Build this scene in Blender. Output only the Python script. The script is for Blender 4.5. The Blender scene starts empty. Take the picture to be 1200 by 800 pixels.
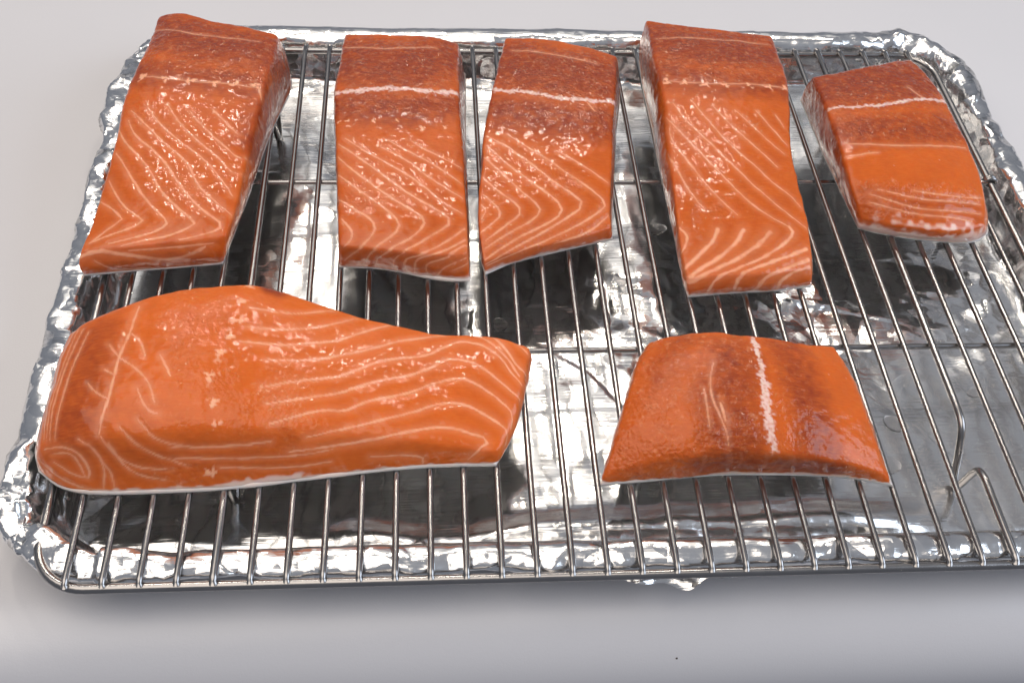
import bpy, math, random
import numpy as np
from mathutils import Matrix, Vector
random.seed(7)
scene = bpy.context.scene
col = scene.collection
ZC = 2.8                                                 # the rack's wires lie 2.8 cm above the counter top (z = 0)
def cm(x, y, z): return Vector((x*.01, y*.01, (z+ZC)*.01))

# ---------------------------------------------------------------- camera
cam = bpy.data.cameras.new('camera'); cam_o = bpy.data.objects.new('camera', cam); col.objects.link(cam_o)
a, b, c = 0.709732197, -0.050459054, -0.0570838918
Rm = Matrix.Rotation(c, 3, 'Z') @ Matrix.Rotation(b, 3, 'Y') @ Matrix.Rotation(a, 3, 'X')
cam_o.matrix_world = Matrix.Translation(cm(13.9042, -19.7996, 35.8674)) @ Rm.to_4x4()
cam.sensor_width = 36; cam.lens = 1320.709/1200*36
cam.clip_start = .01; cam.clip_end = 20
scene.camera = cam_o

# ---------------------------------------------------------------- room light: dim even surround, warm ceiling lamp, cool window, added glint lamps and foil fill
world = bpy.data.worlds.new('World'); scene.world = world; world.use_nodes = True
WN, WL = world.node_tree.nodes, world.node_tree.links; bg = WN['Background']; bg.inputs[1].default_value = .32
tc = WN.new('ShaderNodeTexCoord'); sx = WN.new('ShaderNodeSeparateXYZ'); WL.new(tc.outputs['Generated'], sx.inputs[0])
rp = WN.new('ShaderNodeValToRGB'); WL.new(sx.outputs[2], rp.inputs[0]); WL.new(rp.outputs[0], bg.inputs[0])     # dim walls, paler ceiling
rp.color_ramp.elements[0].position = .15; rp.color_ramp.elements[0].color = (.58, .62, .72, 1)
rp.color_ramp.elements[1].position = .85; rp.color_ramp.elements[1].color = (.86, .90, 1., 1)
def area(name, loc, target, sx, sy, power, colour):
    L = bpy.data.lights.new(name, 'AREA'); L.shape = 'RECTANGLE'; L.size = sx*.01; L.size_y = sy*.01
    L.energy = power; L.color = colour
    o = bpy.data.objects.new(name, L); col.objects.link(o)
    p = cm(*loc); o.location = p; o.rotation_euler = (cm(*target)-p).to_track_quat('-Z', 'Y').to_euler()
    return o
for lx in (-38, 14, 66):                                  # three small unseen lamps, added in a row for glints on the salmon
    area('glint_lamp', (lx, 132, 165), (lx*.3+14, 14, 0), 11, 11, 4.0, (1., .90, .77))
area('ceiling_bounce', (-40, -18, 180), (8, 14, 0), 180, 180, 23.5, (1., .90, .79))
area('foil_fill_panel', (10, 165, 150), (16, 14, 0), 200, 80, 3.4, (1., .94, .86))  # unseen panel added behind the tray to brighten the foil floor
area('window_light', (165, -20, 95), (20, 2, 0), 120, 110, 17, (.74, .85, 1.))
scene.view_settings.view_transform = 'Standard'; scene.view_settings.look = 'None'
scene.view_settings.exposure = 0; scene.view_settings.gamma = 1
scene.render.engine = 'CYCLES'
# ---------------------------------------------------------------- numpy geometry helpers (centimetres)
def resample(P, n):
    P = np.asarray(P, float)
    for _ in range(2):                                   # soften the polyline's corners, ends stay put
        if len(P) > 2:
            Q = [P[0]]
            for a, b in zip(P[:-1], P[1:]): Q += [a*.75+b*.25, a*.25+b*.75]
            P = np.array(Q+[P[-1]])
    d = np.r_[0, np.cumsum(np.linalg.norm(np.diff(P, axis=0), axis=1))]
    t = np.linspace(0, d[-1], n)
    return np.stack([np.interp(t, d, P[:, k]) for k in range(P.shape[1])], 1)

def hash3(i, j, k, s):
    h = (i.astype(np.int64)*73856093) ^ (j.astype(np.int64)*19349663) ^ (k.astype(np.int64)*83492791) ^ (s*2654435761)
    h = (h ^ (h >> 13))*1274126177 & 0x7fffffff
    h = (h ^ (h >> 15))*668265263 & 0x7fffffff
    return ((h ^ (h >> 11)) & 0xffff)/32767.5-1.0

def noise3(P, freq, seed=0):                             # smooth value noise, about -1..1
    Q = P*freq; F = np.floor(Q); f = Q-F; I = F.astype(np.int64); w = f*f*f*(f*(f*6-15)+10)
    out = np.zeros(len(P))
    for a in (0, 1):
        for b in (0, 1):
            for c in (0, 1):
                ww = (w[:, 0] if a else 1-w[:, 0])*(w[:, 1] if b else 1-w[:, 1])*(w[:, 2] if c else 1-w[:, 2])
                out += ww*hash3(I[:, 0]+a, I[:, 1]+b, I[:, 2]+c, seed)
    return out

def fbm(P, freq, octaves=3, seed=0, gain=.5):
    return sum(noise3(P, freq*2**o, seed+o*7)*gain**o for o in range(octaves))

def worley(P, freq, seed=0):                             # 2D: F1, F2 and a random value of the nearest cell
    Q = P[:, :2]*freq; I = np.floor(Q).astype(np.int64); z = np.zeros(len(P), np.int64)
    f1 = np.full(len(P), 9.); f2 = f1.copy(); v = np.zeros((len(P), 3))
    for a in (-1, 0, 1):
        for b in (-1, 0, 1):
            ci, cj = I[:, 0]+a, I[:, 1]+b
            dx = ci+.5+.48*hash3(ci, cj, z, seed)-Q[:, 0]; dy = cj+.5+.48*hash3(ci, cj, z, seed+1)-Q[:, 1]
            d = np.hypot(dx, dy); near = d < f1
            f2 = np.where(near, f1, np.minimum(f2, d))
            r = np.stack([-dx, -dy, hash3(ci, cj, z, seed+2)], 1)
            v = np.where(near[:, None], r, v); f1 = np.where(near, d, f1)
    return f1, f2, v

def fold1(u, v, f, seed):
    P = np.stack([u*f, v*f], 1); I = np.floor(P).astype(np.int64); z = np.zeros(len(P), np.int64); best = np.full(len(P), 9.)
    for a in (-1, 0, 1):
        for b in (-1, 0, 1):
            ci, cj = I[:, 0]+a, I[:, 1]+b
            dx = P[:, 0]-(ci+.5+.42*hash3(ci, cj, z, seed)); dy = P[:, 1]-(cj+.5+.42*hash3(ci, cj, z, seed+1))
            r = hash3(ci, cj, z, seed+3)*math.pi
            h = .22*hash3(ci, cj, z, seed+2)+.62*np.cos(r)*dx+.62*np.sin(r)*dy+.46*(dx*dx+dy*dy)
            best = np.minimum(best, h)
    return best/f
def fold(u, v, f, seed=0):                               # crumpled sheet: nearly flat facets that meet in sharp ridges and valleys
    c, s = math.cos(seed), math.sin(seed)
    return fold1(u, v, f, seed)-.8*fold1(u*c-v*s, u*s+v*c, f*.83, seed+50)

def polydist(P, L, reach=None, N=None):                  # distance of points to a polyline, and the place along it 0..1
    L = np.asarray(L, float)
    if reach is not None:                                # only points close enough to matter
        m = ((P > L.min(0)-reach) & (P < L.max(0)+reach)).all(1)
        B, A = np.full(len(P), 1e3), np.zeros(len(P)); B[m], A[m] = polydist(P[m], L, None, None if N is None else N[m]); return B, A
    best = np.full(len(P), 1e9); arc = np.zeros(len(P))
    seg = np.linalg.norm(np.diff(L, axis=0), axis=1); tot = max(seg.sum(), 1e-6); s0 = 0
    for a, b, l in zip(L[:-1], L[1:], seg):
        ab = b-a; t = np.clip(((P-a)@ab)/max(ab@ab, 1e-9), 0, 1)
        q = P-a-t[:, None]*ab
        if N is not None: q = q-.94*N*np.einsum('ij,ij->i', q, N)[:, None]   # a seam lies in the surface: depth hardly counts
        d = np.linalg.norm(q, axis=1); m = d < best
        best = np.where(m, d, best); arc = np.where(m, (s0+t*l)/tot, arc); s0 += l
    return best, arc

def vertex_normals(V, F):
    n = np.cross(V[F[:, 2]]-V[F[:, 0]], V[F[:, 3]]-V[F[:, 1]])
    N = np.zeros_like(V)
    for k in range(4):
        for c in range(3): N[:, c] += np.bincount(F[:, k], n[:, c], len(V))
    return N/np.maximum(np.linalg.norm(N, axis=1), 1e-9)[:, None]

def fillet_mesh(p, cell=.055):
    """A block of flesh: a Coons patch over four top edges, walls down to four bottom edges, edges rounded."""
    T = {k: np.array(p['top'][k], float) for k in ('back', 'front', 'left', 'right')}
    ln = lambda a: np.linalg.norm(np.diff(a, axis=0), axis=1).sum()
    nu = int(max(ln(T['back']), ln(T['front']))/cell)+2; nv = int(max(ln(T['left']), ln(T['right']))/cell)+2
    bk, fr, lf, rt = resample(T['back'], nu), resample(T['front'], nu), resample(T['left'], nv), resample(T['right'], nv)
    u = np.linspace(0, 1, nu)[None, :, None]; v = np.linspace(0, 1, nv)[:, None, None]
    S = (1-v)*bk[None]+v*fr[None]+(1-u)*lf[:, None]+u*rt[:, None] \
        - ((1-u)*(1-v)*bk[0]+u*(1-v)*bk[-1]+(1-u)*v*fr[0]+u*v*fr[-1])
    U, W = u[..., 0], v[..., 0]
    dome = (1-(2*U-1)**4)*(1-(2*W-1)**4)
    S[..., 2] += p.get('dome', .15)*dome
    for (bu, bv, ru, rv, dz) in p.get('bumps', ()):
        S[..., 2] += dz*np.exp(-((U-bu)/ru)**2-((W-bv)/rv)**2)*np.minimum(1, dome*1.5)
    B = {k: np.array(p['bottom'][k], float) for k in T}
    bb, bf, bl, br = resample(B['back'], nu), resample(B['front'], nu), resample(B['left'], nv), resample(B['right'], nv)
    idx = np.arange(nu*nv).reshape(nv, nu)
    loop = np.r_[idx[0, :-1], idx[:-1, -1], idx[-1, :0:-1], idx[:0:-1, 0]]            # clockwise seen from above
    low = np.concatenate([bb[:-1], br[:-1], bf[:0:-1], bl[:0:-1]])
    V = S.reshape(-1, 3); top = V[loop]
    ns = max(8, int((top[:, 2]-low[:, 2]).mean()/cell)+2)
    cen = low.mean(0); out = low-cen; out[:, 2] = 0; out /= np.linalg.norm(out, axis=1)[:, None]
    rows = []
    for i in range(1, ns+1):
        s = i/ns
        rows.append(top*(1-s)+low*s+out*p.get('bulge', .12)*math.sin(math.pi*min(1, s*1.02)))
    nl = len(loop); rows[-1] = low+np.array([0, 0, 0])
    V = np.concatenate([V]+rows+[low*.86+cen*.14+np.array([0, 0, .02])])
    F = [np.stack([idx[:-1, :-1], idx[1:, :-1], idx[1:, 1:], idx[:-1, 1:]], -1).reshape(-1, 4)]
    prev = loop
    for i in range(ns+1):
        cur = nu*nv+i*nl+np.arange(nl)
        F.append(np.stack([prev, np.roll(prev, -1), np.roll(cur, -1), cur], -1)); prev = cur
    F = np.concatenate(F)
    E = np.concatenate([F[:, [0, 1]], F[:, [1, 2]], F[:, [2, 3]], F[:, [3, 0]]]); E = np.concatenate([E, E[:, ::-1]])
    deg = np.bincount(E[:, 0], minlength=len(V))[:, None]
    free = np.ones(len(V)); free[-2*nl:] = 0
    for _ in range(max(1, int(p.get('smooth', 30)*.5*(.052/cell)**2))):
        A = np.stack([np.bincount(E[:, 0], V[E[:, 1], c], len(V)) for c in range(3)], 1)/deg
        V = V+(A-V)*.5*free[:, None]
    return V, F, prev
FILLETS = {
 'p1': dict(
  top={'back': [(0.52,30.49,2.6),(1.22,30.57,2.8),(1.98,30.51,2.8),(3.18,30.01,2.8),(4.71,29.52,2.8),(6.64,28.89,2.7)],'right': [(6.64,28.89,2.7),(6.63,26.13,2.9),(6.32,23.93,2.8),(6.11,21.67,2.6),(5.83,19.18,2.2),(5.68,17.0,1.9),(5.34,15.67,1.6)],'left': [(0.52,30.49,2.6),(0.55,28.28,2.8),(0.3,26.05,2.9),(0.06,24.19,2.8),(0.09,21.63,2.6),(-0.04,19.46,2.2),(-0.26,16.96,1.7),(-0.68,15.08,1.3)],'front': [(-0.68,15.08,1.3),(0.66,15.02,1.6),(3.13,15.16,1.7),(5.34,15.67,1.6)]},
  bottom={'right': [(7.01,29.06,0.12),(7.22,27.85,0.12),(6.63,25.43,0.12),(6.22,23.34,0.12),(5.93,21.16,0.12),(5.68,19.22,0.12),(5.32,17.09,0.12),(5.05,15.44,0.12)],'front': [(-0.76,14.76,0.12),(1.07,15.0,0.12),(3.39,15.24,0.12),(5.05,15.44,0.12)],'back': [(0.49,30.54,0.12),(1.24,30.64,0.12),(2.05,30.59,0.12),(3.33,30.11,0.12),(4.95,29.65,0.12),(7.01,29.06,0.12)],'left': [(0.49,30.54,0.12),(0.51,28.28,0.12),(0.26,25.99,0.12),(0.02,24.1,0.12),(0.04,21.47,0.12),(-0.1,19.25,0.12),(-0.33,16.7,0.12),(-0.76,14.76,0.12)]},
  dome=0.12,
  bulge=0.25,
  smooth=60,
  fat=[(0.1,[(0.95,16.42,1.9),(0.6,16.86,1.93),(-0.17,17.57,1.8)]),(0.1,[(0.95,16.42,1.9),(0.44,15.99,1.73),(-0.35,15.41,1.43)]),(0.11,[(0.05,18.64,2.09),(0.74,17.3,2.04),(1.33,16.68,1.99),(1.94,16.33,1.96),(1.45,15.99,1.85),(0.53,15.65,1.68),(-0.35,15.41,1.43)]),(0.11,[(0.17,20.14,2.38),(0.6,19.43,2.4),(1.11,18.53,2.32),(1.69,17.54,2.19),(2.27,16.85,2.08),(2.99,16.13,1.93),(2.68,15.87,1.86),(1.76,15.5,1.75),(0.52,15.22,1.58)]),(0.11,[(0.05,21.72,2.48),(0.45,20.76,2.58),(1.14,19.86,2.56),(1.67,19.21,2.49),(2.1,18.39,2.36),(2.53,17.61,2.23),(3.56,16.59,2.02),(4.12,16.12,1.87),(3.84,15.93,1.84),(3.09,15.52,1.76),(2.06,15.35,1.72),(1.08,15.08,1.58)]),(0.11,[(0.49,22.01,2.75),(0.88,21.02,2.72),(1.67,20.26,2.67),(2.43,19.41,2.55),(2.94,18.54,2.4),(3.6,17.56,2.21),(4.46,16.64,1.97),(5.18,16.26,1.78),(5.1,15.96,1.71),(4.3,15.58,1.69),(3.46,15.35,1.69)]),(0.1,[(0.58,22.55,2.83),(1.41,21.53,2.84),(2.19,20.56,2.74),(3.19,19.63,2.58),(3.57,19.13,2.49),(3.97,18.08,2.29),(4.94,17.18,2.03),(5.54,16.67,1.79)]),(0.09,[(1.27,22.71,2.96),(2.0,21.55,2.87),(3.01,20.48,2.73),(3.95,19.79,2.58),(4.76,18.79,2.34),(5.48,17.71,2.04)]),(0.08,[(2.13,22.95,3.01),(2.84,21.61,2.89),(3.69,20.62,2.73),(4.69,19.81,2.52),(5.41,18.85,2.24),(5.88,19.09,1.9)]),(0.07,[(3.21,22.43,2.96),(3.61,21.8,2.89),(4.38,20.93,2.74),(5.13,20.22,2.53),(5.58,19.78,2.37),(6.07,20.21,1.8)]),(0.06,[(4.24,22.58,2.94),(4.79,21.89,2.83),(5.47,21.16,2.63)]),(0.06,[(0.67,24.89,3.01),(1.87,24.61,3.12),(2.99,24.45,3.11),(4.12,24.35,3.08),(5.08,24.38,3.02),(6.12,24.32,2.86)]),(0.07,[(6.13,24.4,2.87),(6.23,23.92,2.79),(6.31,23.62,2.65)]),(0.05,[(0.58,29.08,2.69),(2.75,28.35,3.03),(5.88,27.95,2.87)]),(0.18,[(-0.69,14.95,1.1),(0.13,15.02,1.42),(1.49,14.87,1.19),(2.97,14.96,0.81),(3.76,15.06,0.98),(4.48,15.29,1.3)]),(0.14,[(4.18,15.32,0.18),(5.05,15.45,0.23)]),(0.08,[(-0.13,14.78,1.01),(0.76,14.88,0.34),(1.82,15.06,0.18)]),(0.1,[(1.36,14.95,1.4),(2.72,15.05,1.44),(4.83,15.42,1.4)])],
  skin=[],
  dark=[(2.8,1.0,[(1.04,28.74,2.93),(3.75,27.61,3.07),(6.21,27.15,2.9)]),(1.6,0.8,[(0.38,25.32,2.92),(3.28,24.66,3.12),(6.04,24.41,2.89)]),(1.6,0.9,[(6.94,29.01,1.56),(7.0,27.06,1.23),(6.51,23.86,1.89),(6.18,21.18,1.99)])],
  rough=[(2.4,1.0,[(0.94,28.29,2.94),(3.72,27.18,3.1),(6.19,26.76,2.92)]),(1.0,0.9,[(1.15,25.96,3.12),(3.13,25.57,3.15),(5.91,25.38,2.97)]),(1.0,0.35,[(0.41,22.64,2.79),(3.19,21.83,2.91)]),(0.9,0.4,[(3.41,18.21,2.33),(3.78,17.74,2.24)]),(0.6,0.3,[(2.29,16.42,1.99),(3.56,16.12,1.91)])],
  stars=[(0.24,(0.75,24.89,3.03)),(0.2,(1.87,24.61,3.12)),(0.24,(2.99,24.45,3.11)),(0.24,(4.12,24.35,3.08)),(0.24,(5.08,24.38,3.02)),(0.22,(6.04,24.41,2.89)),(0.08,(1.19,22.99,2.97)),(0.1,(2.12,22.86,3.0)),(0.08,(4.32,22.41,2.92)),(0.08,(5.39,22.03,2.77))],
 ),
 'p2': dict(
  top={'back': [(9.91,29.76,2.2),(11.04,29.63,2.35),(14.06,29.54,2.35),(15.66,29.04,2.2)],'left': [(9.91,29.76,2.2),(9.79,27.58,2.4),(9.65,25.36,2.5),(9.63,24.04,2.5),(9.85,20.72,2.4),(10.03,18.05,2.2),(10.13,16.08,2.0),(10.19,15.02,1.6)],'right': [(15.66,29.04,2.2),(15.63,26.6,2.4),(15.57,24.42,2.5),(15.59,21.97,2.4),(15.63,19.19,2.2),(15.68,16.71,1.9),(15.74,14.77,1.4)],'front': [(10.19,15.02,1.6),(11.76,14.7,1.7),(13.21,14.49,1.7),(14.67,14.47,1.6),(15.74,14.77,1.4)]},
  bottom={'right': [(16.05,29.17,0.12),(16.03,27.23,0.12),(15.92,24.82,0.12),(15.88,22.23,0.12),(15.88,19.49,0.12),(15.87,16.93,0.12),(15.83,14.31,0.12)],'front': [(10.12,15.19,0.12),(11.69,15.13,0.12),(12.62,14.91,0.12),(13.93,14.48,0.12),(15.04,14.27,0.12),(15.83,14.31,0.12)],'back': [(9.88,29.81,0.12),(11.09,29.7,0.12),(14.33,29.65,0.12),(16.05,29.17,0.12)],'left': [(9.88,29.81,0.12),(9.76,27.65,0.12),(9.61,25.45,0.12),(9.58,24.13,0.12),(9.8,20.84,0.12),(9.97,18.19,0.12),(10.07,16.24,0.12),(10.12,15.19,0.12)]},
  dome=0.1,
  bulge=0.08,
  smooth=62,
  fat=[(0.36,[(9.75,24.39,2.5),(10.36,24.31,2.64),(11.54,24.46,2.74),(12.72,24.47,2.75),(13.72,24.4,2.73),(14.53,24.33,2.67),(15.48,24.48,2.48)]),(0.06,[(9.94,28.33,2.33),(11.95,27.88,2.56),(14.45,28.22,2.45)]),(0.1,[(10.29,16.26,2.01),(10.82,15.56,1.9),(10.68,15.17,1.73),(10.35,14.99,1.49)]),(0.11,[(10.07,17.45,2.04),(10.85,16.69,2.17),(11.81,15.91,2.1),(11.59,15.25,1.88),(11.02,14.86,1.52),(10.38,15.04,0.68)]),(0.11,[(9.98,18.96,2.16),(10.88,17.83,2.31),(11.94,16.86,2.27),(12.92,15.85,2.1),(12.51,15.28,1.95),(11.61,14.76,1.61),(11.17,15.03,0.44)]),(0.11,[(9.94,20.03,2.3),(10.83,18.81,2.41),(12.17,17.46,2.36),(13.23,16.63,2.24),(14.02,16.06,2.09),(13.45,15.28,1.94),(12.46,14.71,1.72),(11.77,14.78,1.1),(11.7,15.03,0.32)]),(0.11,[(9.95,20.82,2.39),(11.03,19.67,2.51),(12.31,18.34,2.45),(13.47,17.25,2.32),(14.52,16.61,2.13),(15.12,16.16,1.92),(14.47,15.55,1.92),(13.22,14.69,1.75),(12.46,14.63,1.24),(12.56,14.82,0.38)]),(0.1,[(10.26,21.12,2.49),(11.27,20.08,2.55),(12.53,19.13,2.52),(13.7,18.14,2.41),(14.68,17.07,2.18),(15.51,16.67,1.9)]),(0.09,[(11.95,20.36,2.6),(13.04,19.63,2.56),(13.95,18.59,2.43),(14.91,17.89,2.24),(15.56,17.54,2.01)]),(0.08,[(12.29,20.78,2.63),(13.38,19.97,2.57),(14.54,19.12,2.42),(15.55,18.4,2.11)]),(0.07,[(13.26,20.8,2.62),(14.17,20.03,2.53),(15.53,19.35,2.21)]),(0.11,[(15.75,16.25,1.45),(14.66,14.95,1.72),(13.48,14.48,1.48),(12.89,14.57,1.17),(13.07,14.69,0.38)]),(0.11,[(15.76,15.65,1.34),(14.67,14.62,1.6),(13.57,14.47,1.41),(13.41,14.49,0.97),(13.41,14.61,0.32)]),(0.11,[(15.75,15.33,1.33),(14.52,14.43,1.29),(13.83,14.43,1.02),(14.0,14.48,0.18)]),(0.1,[(15.78,15.0,1.1),(14.7,14.37,0.97),(14.34,14.39,0.24)]),(0.09,[(15.78,14.63,0.94),(15.05,14.34,0.71)])],
  skin=[(0.22,[(12.82,14.82,0.19),(13.91,14.5,0.18),(15.04,14.3,0.18),(15.79,14.36,0.17)])],
  dark=[(3.2,1.0,[(9.79,27.37,2.29),(12.78,26.3,2.69),(15.86,28.03,1.3)]),(1.8,0.9,[(9.78,23.41,2.48),(12.84,22.83,2.72),(15.73,23.69,1.78)]),(0.8,0.6,[(15.73,26.5,1.92),(15.63,19.34,2.1)])],
  rough=[(2.9,1.0,[(9.79,27.37,2.29),(12.79,26.57,2.67),(15.86,28.03,1.3)]),(0.9,0.85,[(10.03,23.55,2.56),(12.82,23.28,2.73),(15.62,23.69,2.27)]),(0.9,0.3,[(10.96,17.91,2.33),(12.44,17.07,2.31)]),(0.9,0.5,[(14.66,14.78,1.66),(15.59,14.68,1.32)])],
  stars=[(0.1,(9.92,22.32,2.48)),(0.13,(10.36,22.26,2.57)),(0.13,(11.52,22.12,2.67)),(0.12,(12.59,22.12,2.69)),(0.16,(13.77,21.68,2.65)),(0.16,(14.82,21.89,2.55))],
 ),
 'p3': dict(
  top={'back': [(18.08,29.6,2.2),(20.16,29.27,2.35),(22.29,28.64,2.35),(23.68,27.99,2.2)],'left': [(18.08,29.6,2.2),(17.55,26.98,2.4),(16.98,23.78,2.5),(16.65,21.48,2.3),(16.37,19.13,2.0),(16.23,17.19,1.7),(16.25,15.61,1.4),(16.42,14.74,0.9)],'right': [(23.68,27.99,2.2),(23.38,26.0,2.4),(22.98,23.63,2.4),(22.68,21.45,2.1),(22.42,19.49,1.7),(22.24,17.9,1.3),(22.21,16.81,0.9)],'front': [(16.42,14.74,0.9),(17.67,15.21,0.95),(19.21,15.68,0.95),(20.78,16.16,0.95),(22.21,16.81,0.9)]},
  bottom={'right': [(24.12,28.02,0.12),(23.82,26.24,0.12),(23.4,24.2,0.12),(23.05,21.93,0.12),(22.76,19.78,0.12),(22.55,18.31,0.12),(22.38,16.84,0.12)],'front': [(16.51,14.67,0.12),(17.72,15.4,0.12),(19.29,15.92,0.12),(20.88,16.4,0.12),(22.38,16.84,0.12)],'back': [(18.05,29.65,0.12),(20.3,29.31,0.12),(22.61,28.67,0.12),(24.12,28.02,0.12)],'left': [(18.05,29.65,0.12),(17.54,27.01,0.12),(17.0,23.78,0.12),(16.69,21.46,0.12),(16.43,19.1,0.12),(16.3,17.14,0.12),(16.34,15.54,0.12),(16.51,14.67,0.12)]},
  dome=0.12,
  bulge=0.08,
  smooth=45,
  fat=[(0.3,[(17.34,24.77,2.49),(17.9,24.52,2.58),(18.52,24.53,2.63),(19.27,24.26,2.66),(20.05,24.14,2.65),(20.62,23.87,2.63),(21.33,23.9,2.61),(22.27,23.88,2.52),(23.06,24.01,2.27)]),(0.09,[(16.36,17.47,1.74),(16.6,17.1,1.7),(16.34,16.68,1.6)]),(0.1,[(16.47,18.01,1.84),(17.38,16.98,1.67),(16.77,16.37,1.55),(16.26,15.94,1.38)]),(0.11,[(16.47,19.05,1.98),(17.25,18.04,1.89),(18.35,17.15,1.65),(17.56,16.45,1.53),(16.54,15.61,1.33)]),(0.11,[(16.51,20.44,1.98),(17.35,19.23,2.09),(18.22,18.09,1.87),(19.15,17.34,1.63),(18.79,16.78,1.51),(17.4,15.9,1.36),(16.5,15.26,1.17)]),(0.12,[(16.76,20.91,2.25),(17.59,19.77,2.17),(18.8,18.6,1.94),(20.13,17.56,1.59),(19.85,16.9,1.42),(18.45,16.14,1.31),(17.21,15.35,1.11),(16.41,14.8,0.84)]),(0.12,[(16.76,21.51,2.29),(17.71,20.79,2.32),(19.14,19.36,2.07),(20.19,18.39,1.8),(21.09,17.82,1.53),(20.81,17.39,1.45),(19.5,16.43,1.29),(17.98,15.53,1.08),(16.51,14.72,0.69)]),(0.11,[(17.72,21.54,2.41),(19.0,20.45,2.26),(20.21,19.44,2.02),(21.4,18.53,1.68),(22.1,18.09,1.38),(22.08,17.76,1.28),(20.89,16.78,1.2),(19.45,15.97,1.07),(17.84,15.25,0.87),(16.59,14.72,0.59)]),(0.1,[(22.19,17.42,1.11),(21.23,16.45,0.96),(19.64,15.81,0.87)]),(0.08,[(19.98,20.54,2.24),(21.04,19.85,2.04),(22.28,19.03,1.6)]),(0.07,[(18.33,28.23,2.37),(20.47,27.58,2.54),(22.52,26.92,2.49)]),(0.07,[(21.73,23.72,2.57),(22.0,23.19,2.5)])],
  skin=[(0.26,[(16.53,14.72,0.16),(17.69,15.31,0.19),(19.32,15.89,0.2),(20.89,16.38,0.16),(22.35,16.85,0.16)])],
  dark=[(3.2,1.0,[(17.63,27.34,2.25),(20.27,25.98,2.64),(23.36,25.81,2.27)]),(1.9,0.9,[(17.0,23.19,2.44),(20.06,22.48,2.52),(22.87,22.49,2.05)])],
  rough=[(2.9,1.0,[(17.63,27.15,2.33),(20.27,25.98,2.64),(23.23,25.69,2.39)]),(1.1,0.85,[(17.0,23.19,2.44),(20.02,22.8,2.56),(22.68,22.68,2.31)]),(1.0,0.45,[(19.38,19.16,2.02),(20.13,18.68,1.87)]),(0.8,0.7,[(16.73,15.51,1.27),(19.61,16.17,1.14),(21.81,17.21,1.16)])],
  stars=[],
 ),
 'p4': dict(
  top={'back': [(25.48,30.67,2.6),(27.27,29.94,2.8),(29.88,29.45,2.8),(31.92,29.33,2.6)],'left': [(25.48,30.67,2.6),(25.31,27.82,2.9),(25.31,25.2,3.0),(25.35,23.33,2.9),(25.19,20.85,2.6),(25.05,18.51,2.3),(24.98,16.13,1.9),(25.04,14.24,1.4),(25.16,13.4,1.2)],'right': [(31.92,29.33,2.6),(31.81,27.33,2.8),(31.76,25.42,2.9),(31.53,23.51,2.8),(31.12,21.82,2.6),(30.94,20.19,2.4),(30.94,18.44,2.1),(31.08,16.88,1.7),(30.98,15.26,1.4),(30.81,14.07,1.1)],'front': [(25.16,13.4,1.2),(26.78,13.4,1.35),(28.68,13.48,1.35),(30.81,14.07,1.1)]},
  bottom={'left': [(25.44,30.5,0.12),(25.3,28.4,0.12),(25.32,26.25,0.12),(25.35,24.21,0.12),(25.3,21.74,0.12),(25.29,19.18,0.12),(25.29,16.99,0.12),(25.25,14.44,0.12),(25.32,13.25,0.12)],'front': [(25.32,13.25,0.12),(27.42,13.48,0.12),(29.36,13.57,0.12),(30.96,13.81,0.12)],'back': [(25.44,30.5,0.12),(27.25,29.83,0.12),(29.88,29.43,0.12),(31.95,29.38,0.12)],'right': [(31.95,29.38,0.12),(31.85,27.34,0.12),(31.82,25.39,0.12),(31.61,23.45,0.12),(31.21,21.71,0.12),(31.04,20.05,0.12),(31.06,18.27,0.12),(31.21,16.67,0.12),(31.12,15.02,0.12),(30.96,13.81,0.12)]},
  dome=0.12,
  bulge=0.2,
  smooth=45,
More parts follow.
